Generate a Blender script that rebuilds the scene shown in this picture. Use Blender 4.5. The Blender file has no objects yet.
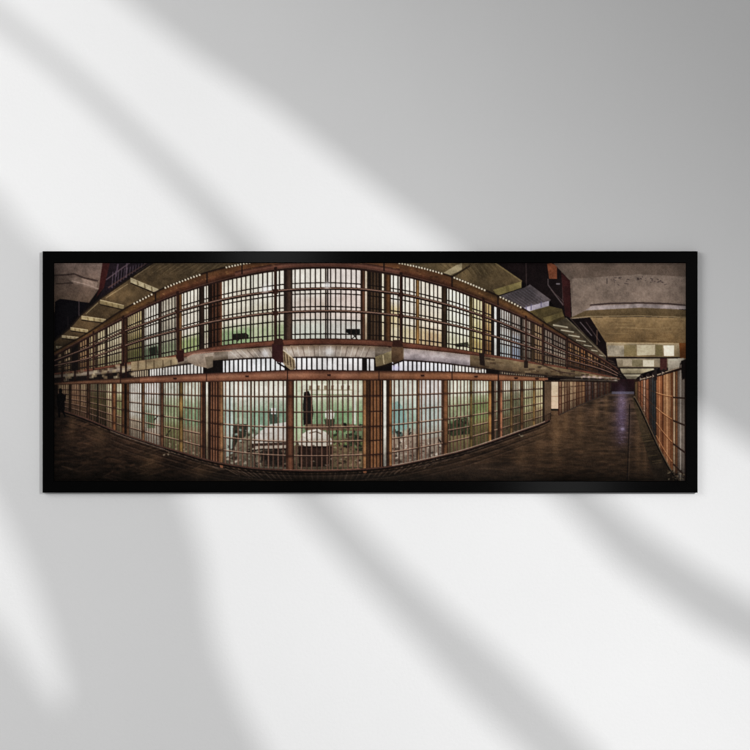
import bpy, bmesh, math, random
import numpy as np
from mathutils import Vector
from mathutils.geometry import tessellate_polygon

S = bpy.context.scene
COL = S.collection
PX = 500.0                       # photograph pixels per metre on the wall
def W(px, py):                   # point of the wall, seen at that pixel of the photograph
    return ((px - 375.0) / PX, (375.0 - py) / PX)

# ------------------------------------------------------------------ camera
cd = bpy.data.cameras.new('camera'); cam = bpy.data.objects.new('camera', cd); COL.objects.link(cam)
cam.location = (0, -4, 0); cam.rotation_euler = (math.radians(90), 0, 0)
cd.sensor_width = 36; cd.lens = 96; cd.clip_end = 100
S.camera = cam
# ------------------------------------------------------------------ world, lamps, exposure
wd = bpy.data.worlds.new('World'); S.world = wd; wd.use_nodes = True
bg = wd.node_tree.nodes['Background']
bg.inputs['Color'].default_value = (1, 1, 1, 1); bg.inputs['Strength'].default_value = 0.240
S.view_settings.view_transform = 'Standard'; S.view_settings.look = 'None'
S.view_settings.exposure = 0; S.view_settings.gamma = 1

LP = Vector((2.3, -5.0, 1.0))   # where the light comes from
def area(name, loc, target, sx, sy, power, shape='RECTANGLE', col=(1, 1, 1)):
    l = bpy.data.lights.new(name, 'AREA'); l.shape = shape; l.size = sx
    if shape in ('RECTANGLE', 'ELLIPSE'): l.size_y = sy
    l.energy = power; l.color = col
    o = bpy.data.objects.new(name, l); COL.objects.link(o)
    o.location = loc
    o.rotation_euler = (Vector(target) - Vector(loc)).to_track_quat('-Z', 'Y').to_euler()
    return o
area('hard_window_light', LP, (0, 0, 0), 0.030, 0.030, 123, 'DISK')
area('soft_window_light', LP, (0, 0, 0), 0.64, 0.64, 142, 'DISK')
area('left_fill', (-2.4, -2.8, 1.0), (-0.2, 0, 0), 1.9, 1.9, 42)
area('top_sheen_light', (-0.42, -4.25, 0.50), (-0.2, 0, 0.2), 0.34, 0.25, 1.5)
area('low_sheen_light', (0.78, -4.25, -0.47), (0.3, 0, -0.2), 0.34, 0.25, 1.5)

# ------------------------------------------------------------------ helpers
def link(o, parent=None):
    COL.objects.link(o)
    if parent is not None: o.parent = parent
    return o
def obj(name, bm, mat, parent=None):
    me = bpy.data.meshes.new(name); bm.normal_update(); bm.to_mesh(me); bm.free()
    if mat: me.materials.append(mat)
    return link(bpy.data.objects.new(name, me), parent)
def material(name):
    m = bpy.data.materials.new(name); m.use_nodes = True
    nt = m.node_tree; return m, nt, nt.nodes['Principled BSDF']
def box(bm, x0, x1, y0, y1, z0, z1):
    v = [bm.verts.new(p) for p in ((x0,y0,z0),(x1,y0,z0),(x1,y1,z0),(x0,y1,z0),(x0,y0,z1),(x1,y0,z1),(x1,y1,z1),(x0,y1,z1))]
    for f in ((3,2,1,0),(4,5,6,7),(0,1,5,4),(1,2,6,5),(2,3,7,6),(3,0,4,7)): bm.faces.new([v[i] for i in f])
    return v

# ------------------------------------------------------------------ wall
m_wall, nt, b = material('white_plaster')
b.inputs['Roughness'].default_value = 0.85; b.inputs['Specular IOR Level'].default_value = 0.15
tc = nt.nodes.new('ShaderNodeTexCoord')
n1 = nt.nodes.new('ShaderNodeTexNoise'); n1.inputs['Scale'].default_value = 3.0; n1.inputs['Detail'].default_value = 6
n2 = nt.nodes.new('ShaderNodeTexNoise'); n2.inputs['Scale'].default_value = 160; n2.inputs['Detail'].default_value = 5
mr = nt.nodes.new('ShaderNodeMapRange')
mr.inputs['To Min'].default_value = 0.80; mr.inputs['To Max'].default_value = 0.845
nt.links.new(tc.outputs['Object'], n1.inputs['Vector']); nt.links.new(tc.outputs['Object'], n2.inputs['Vector'])
nt.links.new(n1.outputs['Fac'], mr.inputs['Value'])
cc = nt.nodes.new('ShaderNodeCombineColor')
for k in range(3): nt.links.new(mr.outputs['Result'], cc.inputs[k])
nt.links.new(cc.outputs['Color'], b.inputs['Base Color'])
bp = nt.nodes.new('ShaderNodeBump'); bp.inputs['Strength'].default_value = 0.22; bp.inputs['Distance'].default_value = 0.002
nt.links.new(n2.outputs['Fac'], bp.inputs['Height']); nt.links.new(bp.outputs['Normal'], b.inputs['Normal'])
bm = bmesh.new(); box(bm, -3.5, 3.5, 0, 0.12, -2.2, 2.2)
wall = obj('wall', bm, m_wall); wall['kind'] = 'structure'
wall['label'] = 'smooth white plaster wall crossed by soft diagonal light and shadow'; wall['category'] = 'wall'

# ------------------------------------------------------------------ added gobo board that shapes the window lights (beside the lamp, well outside the view)
# each flag is a wall shadow's outline carried back along the light rays
m_sh, nt, b = material('matt_black_board'); b.inputs['Base Color'].default_value = (0.02, 0.02, 0.02, 1); b.inputs['Roughness'].default_value = 0.9
T = 0.70
def flag(bm, pts, t=T):
    top = []
    for px, py in pts:
        x, z = W(px, py); w = Vector((x, 0, z)); top.append(w + (LP - w) * t)
    vs = [bm.verts.new(p) for p in top]; vb = [bm.verts.new(p + Vector((0, 0.002, 0))) for p in top]
    n = len(vs)
    for a, b_, c in tessellate_polygon([top]):
        bm.faces.new([vs[a], vs[b_], vs[c]]); bm.faces.new([vb[c], vb[b_], vb[a]])
    for i in range(n): bm.faces.new([vs[i], vb[i], vb[(i+1) % n], vs[(i+1) % n]])
SHADE = [  # outlines cut back around the print so its light stays even
 [(60,-50),(125,2),(200,60),(272,108),(375,190),(452,250),(478,270),(678,270),(678,398),(740,440),(860,520),(1500,930),(1500,-700),(-200,-700),(-40,-300)],
 [(-90,-76),(0,7),(50,47),(100,90),(150,138),(205,190),(262,247),(262,274),(228,257),(190,207),(148,163),(98,115),(48,69),(0,32),(-90,-36)],
 [(530,471),(574,471),(640,528),(706,574),(780,618),(900,690),(900,760),(780,668),(700,626),(618,566)],
 [(268,471),(308,471),(342,508),(392,560),(450,614),(516,672),(604,760),(604,830),(508,738),(458,690),(408,634),(350,570),(300,514)],
 [(-220,30),(-60,140),(0,198),(20,226),(62,268),(62,473),(172,473),(190,520),(202,560),(208,610),(216,650),(236,700),(262,750),(320,900),(20,900),(44,760),(58,722),(66,690),(50,632),(28,572),(0,515),(-50,420),(-220,280)],
 [(-120,520),(0,630),(30,675),(62,716),(50,800),(-120,860)],
]
bm = bmesh.new()
for p in SHADE: flag(bm, p)
sh = obj('gobo', bm, m_sh)
sh['label'] = 'black cut-out shutter board beside the lamp, added out of view to shape wall shadows'; sh['category'] = 'gobo'

# ================================================================== the print's picture, inked at pixel coordinates of the photograph
X0, X1, Y0, Y1 = 54.0, 686.0, 263.0, 481.0
SS = 4
NX, NY = int((X1-X0)*SS), int((Y1-Y0)*SS)
A = np.zeros((NY, NX, 3), np.float32)
XS = X0 + (np.arange(NX)+.5)/SS; YS = Y0 + (np.arange(NY)+.5)/SS
R = np.random.RandomState(7); rnd = random.Random(5)
def c3(c): return np.array(c, np.float32)
def noise(nx, ny, seed):                 # smooth noise in 0..1 stretched over the canvas
    r = np.random.RandomState(seed); g = r.rand(ny+2, nx+2).astype(np.float32)
    u = np.linspace(0, nx, NX, endpoint=False); v = np.linspace(0, ny, NY, endpoint=False)
    iu = u.astype(int); iv = v.astype(int); fu = (u-iu).astype(np.float32); fv = (v-iv).astype(np.float32)
    fu = fu*fu*(3-2*fu); fv = (fv*fv*(3-2*fv))[:, None]
    a = g[iv][:, iu]*(1-fu)+g[iv][:, iu+1]*fu; b_ = g[iv+1][:, iu]*(1-fu)+g[iv+1][:, iu+1]*fu
    return a*(1-fv)+b_*fv
def hermite(pts):
    p = np.array(pts, float); x, y = p[:, 0], p[:, 1]
    d = np.diff(y)/np.diff(x); m = np.empty_like(y); m[0] = d[0]; m[-1] = d[-1]; m[1:-1] = (d[:-1]+d[1:])/2
    def f(q):
        q = np.asarray(q, float); i = np.clip(np.searchsorted(x, q)-1, 0, len(x)-2)
        h = x[i+1]-x[i]; t = np.clip((q-x[i])/h, 0, 1)
        return (2*t**3-3*t**2+1)*y[i]+(t**3-2*t**2+t)*h*m[i]+(-2*t**3+3*t**2)*y[i+1]+(t**3-t**2)*h*m[i+1]
    return f
def poly(pts, col, a=1.0, col2=None, var=0.0):
    p = np.array(pts, float)
    i0 = max(0, int((p[:,0].min()-X0)*SS)-1); i1 = min(NX, int((p[:,0].max()-X0)*SS)+2)
    j0 = max(0, int((p[:,1].min()-Y0)*SS)-1); j1 = min(NY, int((p[:,1].max()-Y0)*SS)+2)
    if i1 <= i0 or j1 <= j0: return
    gx = XS[i0:i1][None, :]; gy = YS[j0:j1][:, None]
    ins = np.zeros((j1-j0, i1-i0), bool); n = len(p)
    for k in range(n):
        xa, ya = p[k]; xb, yb = p[(k+1) % n]
        if ya == yb: continue
        c = ((ya > gy) != (yb > gy)) & (gx < (xb-xa)*(gy-ya)/(yb-ya)+xa)
        ins ^= c
    m = ins[..., None]*a
    c = c3(col)[None, None, :]
    if col2 is not None:
        t = np.clip((gy-p[:,1].min())/max(1e-6, p[:,1].max()-p[:,1].min()), 0, 1)[..., None]
        c = c*(1-t)+c3(col2)*t
    if var: c = c*(1+(G1[j0:j1, i0:i1, None]-.5)*2*var)
    A[j0:j1, i0:i1] = A[j0:j1, i0:i1]*(1-m)+c*m
def line(pts, w, col, a=1.0):
    for (xa, ya), (xb, yb) in zip(pts[:-1], pts[1:]):
        d = math.hypot(xb-xa, yb-ya) or 1; nx, ny = -(yb-ya)/d*w/2, (xb-xa)/d*w/2
        poly([(xa+nx,ya+ny),(xb+nx,yb+ny),(xb-nx,yb-ny),(xa-nx,ya-ny)], col, a)
def band(f1, f2, x0, x1, stops, a=1.0, var=0.0, tex=None):
    """fill between two curves; stops = [(v, colour), ...] from the upper to the lower curve"""
    i0 = max(0, int(round((x0-X0)*SS))); i1 = min(NX, int(round((x1-X0)*SS)))
    if i1 <= i0: return
    xs = XS[i0:i1]; a1 = f1(xs)[None, :]; a2 = f2(xs)[None, :]
    j0 = max(0, int((a1.min()-Y0)*SS)-1); j1 = min(NY, int((a2.max()-Y0)*SS)+2)
    if j1 <= j0: return
    gy = YS[j0:j1][:, None]; v = (gy-a1)/np.maximum(a2-a1, .01)
    m = ((v >= 0) & (v <= 1))[..., None]*a
    sv = [s[0] for s in stops]; c = np.stack([np.interp(v, sv, [s[1][k] for s in stops]) for k in range(3)], -1)
    if var: c = c*(1+((G1 if tex is None else tex)[j0:j1, i0:i1, None]-.5)*2*var)
    A[j0:j1, i0:i1] = A[j0:j1, i0:i1]*(1-m)+c*m
def follow(f, x0, x1, w, col, a=1.0, step=3.0):
    n = max(2, int((x1-x0)/step)+1); xs = np.linspace(x0, x1, n)
    line(list(zip(xs, f(xs))), w, col, a)
def vert(x, f1, f2, w, col, a=1.0):
    band(f1, f2, x-w/2, x+w/2, [(0, col), (1, col)], a)
def glow(cx, cy, rx, ry, col, a):
    g = np.exp(-((XS[None, :]-cx)/rx)**2-((YS[:, None]-cy)/ry)**2)[..., None]*a
    A[:] = A*(1-g)+c3(col)*g
G1 = .16*noise(316, 109, 1)+.30*noise(120, 42, 2)+.54*noise(40, 14, 3)
G2 = .6*noise(60, 109, 4)+.4*noise(150, 200, 5)       # stretched sideways, for floors
G3 = .6*noise(420, 14, 6)+.4*noise(200, 60, 8)       # stretched upwards
OFF = lambda f, d: (lambda x: f(x)+d)
MIX = lambda f, g, t: (lambda x: f(x)*(1-t)+g(x)*t)

T1 = hermite([(54,356),(63,351),(90,336),(123,318.7),(150,305.5),(177,294.5),(206,285),(232,278.3),(260,272.5),(285,269),(309,267.6),(335,267.4),(360,269),(387,273),(409,277),(431,282.7),(453,289),(470,295.5),(484,301),(512,312.8),(538,324.5),(560,336.3),(606,362),(620,372)])
F0 = hermite([(54,352),(89,332),(120,311.5),(152,294),(163,288.6),(200,274.5),(223,268),(250,262.5),(330,255),(397,262.5),(444,274),(486,290.5),(523,308.4),(545,323),(575,342),(620,371)])
R1 = hermite([(54,361),(90,347),(123,332),(150,322.3),(178,312),(206,304),(232,298),(262,293.2),(285,290.6),(309,289.2),(335,288.8),(360,289.5),(387,292.6),(404,295),(431,301),(460,308.8),(498,321.8),(520,331),(544,341.4),(560,349.5),(606,367),(620,375)])
R2 = hermite([(54,366),(90,358),(123,346.5),(150,337.7),(178,330.4),(208,323),(232,318.7),(262,314.4),(285,312.6),(309,311.6),(335,311.4),(360,312.2),(387,314.6),(404,316.5),(431,321),(460,327),(498,337.7),(520,344.3),(544,351.7),(560,357.5),(606,371),(620,377)])
D1 = hermite([(54,373),(94,368),(129,362),(160,357.5),(179,354),(209,347.5),(232,344),(260,341.5),(287,339.3),(323,338.5),(360,339.2),(391,340.8),(409,342.8),(438,346.3),(460,349.3),(478,352.5),(509,357.5),(523,360),(560,366),(600,374),(620,378)])
D2 = hermite([(54,375),(94,370.5),(129,365),(160,361),(179,358.5),(209,353),(232,350),(260,347.6),(287,346),(323,345.3),(360,345.8),(391,347.5),(409,348.9),(438,351.5),(460,354),(478,356.2),(509,360),(523,362.5),(560,368),(600,375.5),(620,379)])
SO = hermite([(54,378),(94,375),(129,371),(160,367),(200,362),(232,359),(260,357.6),(323,356.8),(380,358),(409,360),(438,362),(470,366),(509,371.5),(560,376),(620,380)])
B1 = hermite([(54,382.6),(88,380),(122,378),(160,375.3),(207,373),(260,370.9),(305,369.4),(350,370.2),(420,370.8),(460,371.6),(498,373.8),(547,377.5),(575,379),(620,380.5)])
B2 = hermite([(54,385),(88,384),(122,383.8),(160,383),(205,382.1),(260,381.2),(305,380.8),(350,380.5),(460,380.5),(498,381.1),(547,380.9),(575,381),(620,382)])
GF = hermite([(54,409),(67,412.5),(87,419.5),(122,434),(145,441.7),(160,446.5),(175,450.8),(200,458.5),(222,463.6),(250,468),(283,470.4),(320,471),(345,470.4),(363,469.5),(392,466.5),(417,461.7),(443,455.8),(460,451.7),(492,441.5),(522,430.8),(543,423.3),(561,414),(585,403),(612,392.7),(620,391)])

DK = (14, 10, 11); 
A[:] = c3(DK)
# ---- floor: dark polished, with sideways streaks, lit patches and the joint
FL = lambda x: np.full_like(np.asarray(x, float), 390.0)
BOT = lambda x: np.full_like(np.asarray(x, float), 482.0)
band(FL, BOT, 54, 686, [(0, (62,50,42)), (.35, (58,46,36)), (.7, (44,33,24)), (1, (34,25,17))], var=.5, tex=G2)
band(FL, BOT, 54, 210, [(0, (34,26,20)), (.45, (42,30,22)), (1, (27,19,13))], .85, var=.6, tex=G2)
# bar shadows fanning out over the floor in front of the cells
for k in range(150):
    x = 95+k*3.05+rnd.uniform(-.6, .6); y = float(GF(x))+2
    if x > 545: break
    sl = (x-322)/150.0
    ln = rnd.uniform(8, 20)
    dx = -ln*sl*1.5 if x < 322 else -ln*sl*1.2
    a = rnd.uniform(.25, .7)
    line([(x, y), (x+dx, y+ln*.55)], 1.1, (92,78,68) if k % 2 else (14,9,7), a)
for k in range(3):                     # kerb line and tile courses along the cells
    follow(OFF(GF, 3.5+k*5.5), 64, 548, .9, (16,11,9), .8-.18*k)
    follow(OFF(GF, 5+k*5.5), 110, 545, 1.3, (92,76,66), .32-.07*k)
for k in range(90):                    # worn diagonal ripples on the polished floor, left
    x = rnd.uniform(56, 250); y = rnd.uniform(422, 479)
    if y < float(GF(x))+4: continue
    l_ = rnd.uniform(5, 15); up_ = rnd.choice((-.5, -.38, .3))
    line([(x, y), (x+l_*.5, y+l_*up_*.4), (x+l_, y+l_*up_)], rnd.uniform(1.0, 2.6), (88,66,50) if k % 2 else (16,11,8), rnd.uniform(.12, .34))
for k in range(46):                    # sheen streaks, left and centre
    x = rnd.uniform(60, 260); y = rnd.uniform(430, 478)
    if y < float(GF(x))+5: continue
    l_ = rnd.uniform(8, 26); sgn = -.35 if k % 2 else .3
    line([(x, y), (x+l_, y+l_*sgn)], rnd.uniform(.8, 1.8), (74,56,42) if k % 3 else (20,14,10), .28)
for k in range(170):                   # near horizontal boards of light, right aisle
    y = 396+84*rnd.random()**.8; x = rnd.uniform(548-(y-396)*1.1, 632); l_ = rnd.uniform(8, 44)
    line([(x, y), (x+l_, y+rnd.uniform(-.6, .8))], rnd.uniform(.5, 1.3), (92,74,52) if k % 2 else (28,20,13), rnd.uniform(.06, .2))
glow(560, 425, 26, 22, (98,74,50), .30); glow(480, 470, 60, 9, (70,58,50), .35); glow(330, 478, 130, 4, (64,58,52), .35); glow(120, 440, 60, 10, (62,46,36), .3)
glow(590, 440, 60, 34, (70,55,38), .25)
for gx_, gy_, rx_, ry_, a_ in ((556,432,5,26,.45),(566,418,3,18,.4),(580,420,4,22,.35),(596,408,3,16,.35),(540,446,7,20,.3),(606,404,2.5,14,.35),(522,456,8,14,.3),(638,446,3,30,.3),(645,456,3,22,.3),(100,434,8,14,.3),(150,462,10,12,.3),(200,472,10,8,.35),(72,424,4,16,.3)):
    glow(gx_, gy_, rx_, ry_, (112,88,62), a_)
A[int((390-Y0)*SS):] *= c3((1.10, 1.04, .98))
# ---- ceiling and beams, left
poly([(54,263),(103,263),(102,285),(89,303),(62,299),(56,311),(54,313)], (88,74,68), 1, (66,53,42), var=.28)
line([(54,275.5),(66,275),(74,274),(84,278),(98,281)], 1.6, (38,28,26), .7); line([(56,284),(72,283),(96,288)], 1.3, (40,30,26), .7)
poly([(68,279),(78,277),(98,283),(96,289),(74,284)], (112,96,86), .6, var=.5)
line([(72,281),(84,284),(98,288.5)], .9, (132,114,104), .5); line([(95,289),(99,289),(101,280)], 1.0, (140,124,112), .5)
poly([(55,302),(60,299),(88,303),(78,316),(64,330),(54,340)], (10,8,12))
poly([(102.5,263),(112,263),(108,283),(96,298),(99,288)], (46,20,19), var=.3)
poly([(110,263),(153,263),(131,278),(98,299),(104,288)], (24,17,22), var=.4)
for k in range(12):
    x = 112+k*2.9; line([(x, 288-k*2.0), (x+1, 272-k*.9)], .8, (92,80,92), .55)
line([(106,280),(124,267),(130,263)], 1.2, (82,66,72), .7); line([(108,288),(128,275),(147,263)], 1.3, (70,50,46), .8)
line([(116,277),(118,264)], 1.6, (66,54,64), .8); line([(126,278),(127,263)], 1.6, (76,62,70), .8)
line([(79,316),(79,300)], .8, (66,54,56), .7); line([(68,328),(68,316)], .7, (50,42,42), .7)
# gallery undersides, left: olive plates between cream bracket beams
poly([(54,341),(70,328),(81,315),(100,299),(131,277.5),(153,263),(252,262),(223,268.6),(200,275),(163,289),(120,312),(89,333),(54,353)], (84,68,46), 1, (60,47,31), var=.30)
for k in range(30):
    x = 150+k*3.4; line([(x, 264), (x-14, 271+rnd.uniform(0,5))], .7, (50,38,22) if k % 2 else (112,96,66), .35)
for (a_, b_, c_) in [((134,277),(150,266),.5),((106,298),(128,284),.5),((86,314),(98,303),.5)]:
    line([a_, b_], .8, (150,132,98), c_)
line([(54,341),(70,328),(81,315),(100,299),(131,277.5),(153,263)], 1.5, (30,22,18))
for (xa, ya, xb, yb, h, c) in [(130.5,278,158.5,289.5,4.6,(150,136,106)),(100,300,124,305.5,4,(118,103,72)),(81.5,316,106,319.5,3.4,(124,110,80)),(70.5,327.5,88,330,2.8,(112,98,70)),(61.7,335.5,79,337.4,2.4,(130,116,90)),(56,346.3,65,347,2.2,(120,108,88))]:
    poly([(xa,ya),(xb,yb),(xb,yb+h),(xa,ya+h)], c, 1, var=.3)
    n_ = 4
    for q in range(1, n_): t = q/n_; line([(xa+(xb-xa)*t, ya+(yb-ya)*t), (xa+(xb-xa)*t+.6, ya+(yb-ya)*t+h)], 1.4, (86,72,46), .7)
    line([(xa,ya+h+.6),(xb,yb+h+.6)], 1.2, (28,20,14), .8); line([(xa,ya),(xb,yb)], .7, (178,162,128), .6)
# ---- ceiling, right half: plates beyond the cells
poly([(395,263),(495,263),(522,282),(497,296),(459,279),(444,274)], (94,78,52), 1, (74,60,40), var=.28)
for k in range(26):
    x = 440+k*3; line([(x, 264), (x+8, 270+rnd.uniform(0,8))], .7, (122,106,70) if k % 2 else (54,44,24), .35)
poly([(441,274.5),(456,265.5),(462,263),(462,270),(447,277)], (140,126,96), 1, var=.3); line([(452,277),(470,266)], 1.8, (40,30,20), .8)
poly([(495,263),(560,263),(571,320),(556,308),(548,299),(530,285),(522,282)], (24,15,16), var=.3)
line([(495,263),(522,281.5)], 1.3, (130,112,72), .8)
poly([(493,290),(521.5,281.5),(521.5,288),(497,296)], (116,103,62), 1, var=.2); line([(507,286),(508,292)], 3, (90,78,46), .7)
poly([(500,296),(525,287.5),(530,284.5),(551,300),(548,303),(522,310)], (82,74,76), 1, (70,62,62), var=.3)
for k in range(9): line([(503+k*3, 296-k), (522+k*3, 309-k*.9)], .6, (116,110,126), .3)
poly([(521.5,308.5),(549,301),(549,306),(524,313)], (140,132,142), 1, var=.25)
for x in (526,531,541): line([(x,312.5-(x-522)*.26),(x+.3,306.5-(x-522)*.26)], 1.3, (88,82,104), .7)
poly([(525,312.5),(549,306),(562,309),(566,322),(550,328),(546,323)], (84,72,42), 1, (66,54,32), var=.3)
poly([(543,318),(562,312),(564,316),(546,323.5)], (108,94,56), .9, var=.3)
line([(526,263),(526.4,288)], .9, (72,58,56), .7)
poly([(547,264),(551,263),(557,266),(557,279),(549,279)], (108,60,38), 1, var=.35)
line([(548,279),(548,285),(556,296),(563,305)], 1.2, (110,98,98), .6); line([(556,284),(560,284)], 1.6, (140,134,140), .6)
line([(551,290),(566,304),(571,318)], .8, (80,62,60), .6); line([(562,270),(563,306)], 1.0, (84,60,58), .6)
poly([(561,272),(570,281),(571,318),(565,316)], (50,22,22), var=.3)
# ---- right ceiling beams
poly([(553,263),(686,263),(686,309),(572,319),(570,281)], (80,68,60), 1, (96,84,76), var=.12)
poly([(572,279),(600,277),(640,274.5),(686,277),(686,303),(640,301.5),(600,303),(574,312)], (104,92,84), .75, (90,78,70), var=.14)
for k in range(34):
    x = 604+rnd.random()*60; y = 276+rnd.random()*9 ; line([(x,y),(x+rnd.uniform(.5,3),y+rnd.uniform(-.8,1.4))], rnd.uniform(.5,1.1), (42,34,36), .6)
line([(607,278.5),(607,284)], 1, (40,34,34), .7)
line([(590,305.2),(610,303.6),(640,303),(668,303.8),(686,305.5)], 1.5, (44,34,34), .85)
poly([(592,306),(640,304),(686,306),(686,309.5),(640,307.5),(585,310.5)], (100,92,92), .9, var=.35)
poly([(570,318),(586,310.5),(640,308),(686,310),(686,318),(640,316.5),(590,317.5)], (74,62,44), 1, (66,54,36), var=.15)
line([(570,318.5),(590,316.6),(640,316),(686,317.4)], 1.0, (128,112,86), .6)
poly([(590,317.5),(640,317),(686,318),(686,344),(606,343)], (104,86,60), 1, (84,67,44), var=.16, )
for k in range(26):
    y = 319+rnd.random()*22; x = rnd.uniform(604,660); line([(x,y),(x+rnd.uniform(10,26),y+.3)], .7, (122,103,74) if k%2 else (72,56,36), .3)
poly([(571,319),(590,317.5),(606,344),(607.5,358),(603,356),(588,338)], (20,12,13), var=.3)
line([(580,322),(592,336)], 1.0, (92,84,88), .7); line([(586,322),(600,342)], .8, (70,58,58), .7); line([(597,330),(597,345)], 1.0, (86,66,54), .7); line([(570,318),(604,356)], .9, (58,46,42), .8)
poly([(606,342.5),(680,343.5),(680,357),(607.5,357)], (112,100,80), 1, (94,80,58), var=.15)
poly([(607.5,345.5),(624,345.5),(624,356.5),(607.5,356)], (104,98,88), .8, var=.3)
poly([(637,345),(655,345),(655,355),(637,355.5)], (142,132,112), .9, var=.1); poly([(663.5,345.5),(674,345.5),(674,356),(664,356)], (182,172,150), .95, var=.1)
poly([(624,345),(636,345),(636,356),(624,356)], (92,82,54), .6); poly([(655.5,345),(662.5,345),(662.5,356),(655.5,356)], (86,78,52), .8)
line([(607,342.8),(686,343.6)], 1.2, (140,122,92), .6); line([(607,357.4),(686,357.6)], 1.2, (38,28,24), .9)
poly([(679,343),(686,343),(686,360),(680,358)], (84,50,22), 1, var=.2)
poly([(615,358.5),(686,358.5),(686,368),(617,367)], (112,102,86), 1, (88,78,62), var=.25)
poly([(643,360),(654,360),(654,366.5),(643,366.5)], (158,148,126), .9); poly([(623,360),(632,360),(632,366),(623,366)], (126,116,100), .7); poly([(632,359.5),(642,359.5),(642,366.5),(632,366.5)], (86,80,58), .6)
poly([(660,358.5),(667,358.5),(667,370),(660,370)], (58,32,30), 1)
poly([(668,359),(684,358),(684,368),(668,372)], (134,128,116), 1, (112,104,92), var=.15)
line([(617,367.6),(660,367.4)], 1.0, (44,34,28), .9)
poly([(620,368.5),(658,368.5),(640,374),(622,374)], (120,112,92), 1, (92,84,66), var=.25); line([(621,374),(641,374)], .8, (50,42,34), .8)
poly([(623,374.6),(641,374.6),(635,379.5),(627,379.5)], (138,130,110), 1, (88,80,64), var=.25); line([(624,377),(638,377)], .6, (60,50,40), .8)
poly([(606,358),(616,358),(618,368),(627,379),(622,381),(612,372)], (22,15,15), 1, var=.3)
for k in range(7): line([(608+k*2,360+k*2.7),(614+k*1.5,362+k*2.6)], .7, (84,70,56), .5)
poly([(611,379),(635,379),(635,391.5),(611,391.5)], (44,20,24), 1, (30,15,18), var=.25); line([(627,380),(627,391)], .6, (24,12,14), .9)
poly([(612,391.5),(636,391.5),(637,394),(611,394)], (76,72,82), 1)
# the ceiling's ink is warmer and paler to the right
tc_ = np.clip((XS-556)/20, 0, 1)[None, :]*np.clip((378-YS)/6, 0, 1)[:, None]
A *= 1+.30*tc_[..., None]*c3((1.06, 1.0, .92)) 
tc_ = np.clip((140-XS)/30, 0, 1)[None, :]*np.clip((345-YS)/6, 0, 1)[:, None]
A *= 1+.28*tc_[..., None]*c3((1.05, 1.0, .95))
# ---- far upper gallery details on the right (behind the bars)
poly([(552,325),(566,317.5),(590,339),(606,356),(606,362),(580,348),(560,337)], (92,80,60), 1, (64,52,40), var=.4)
for k in range(13):
    t = k/12; x = 553+t*46; y = 325+t*30; line([(x, y), (x+15*(1-t*.7), y+2.5-5*t*.3)], 1.5-t*.7, (186,176,150) if k % 2 == 0 else (88,72,52), .75)
line([(566,318),(589,341),(606,357)], 1.0, (120,108,86), .7)

# ---- cells. (x0, x1, top colour, middle, bottom, kind)
def cellbg(f1, f2, x0, x1, stops, var=.10):
    def mute(c):
        m = sum(c)/3; return tuple((m+(v-m)*.88)*.97*w_ for v, w_ in zip(c, (1.01, .99, .935)))
    band(f1, f2, x0, x1, [(v, mute(c)) for v, c in stops], 1, var, G3 if var < .2 else None)
PITCH = lambda x: max(1.9, 5.15*max(0.05, math.cos((x-325)/192))**1.45)
def bars(f1, f2, x0, x1, col, w=1.15, fr=(), hw=1.0, hcol=None, pitch=None, a=1.0, glint=None):
    x = x0+PITCH((x0+x1)/2)*.5
    while x < x1-.3:
        p = PITCH(x) if pitch is None else pitch
        ww = min(w, p*.34)
        k = 1+rnd.uniform(-.22, .22)
        vert(x, f1, f2, ww, tuple(min(255, c*k) for c in col), a)
        if glint and p > 2.6: vert(x-ww*.22, f1, f2, ww*.3, glint, .5*k)
        x += p
    for f in fr:
        follow(MIX(f1, f2, f), x0, x1, hw, hcol or col, a)
def post(f1, f2, x0, x1, col, hi=.32):
    col = (col[0]*.97, col[1]*1.09, col[2]*1.04)
    band(f1, f2, x0, x1, [(0, tuple(c*.8 for c in col)), (.3, col), (1, tuple(c*.92 for c in col))], 1, .22)
    wd_ = x1-x0
    band(f1, f2, x0, x0+wd_*.25, [(0, (22,15,13)), (1, (22,15,13))], .45)
    band(f1, f2, x0+wd_*.45, x0+wd_*.7, [(0, tuple(min(255, c*1.38+10) for c in col))]*1+[(1, tuple(min(255, c*1.3+8) for c in col))], hi)
    band(f1, f2, x1-wd_*.15, x1, [(0, (18,12,11)), (1, (18,12,11))], .5)

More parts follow.
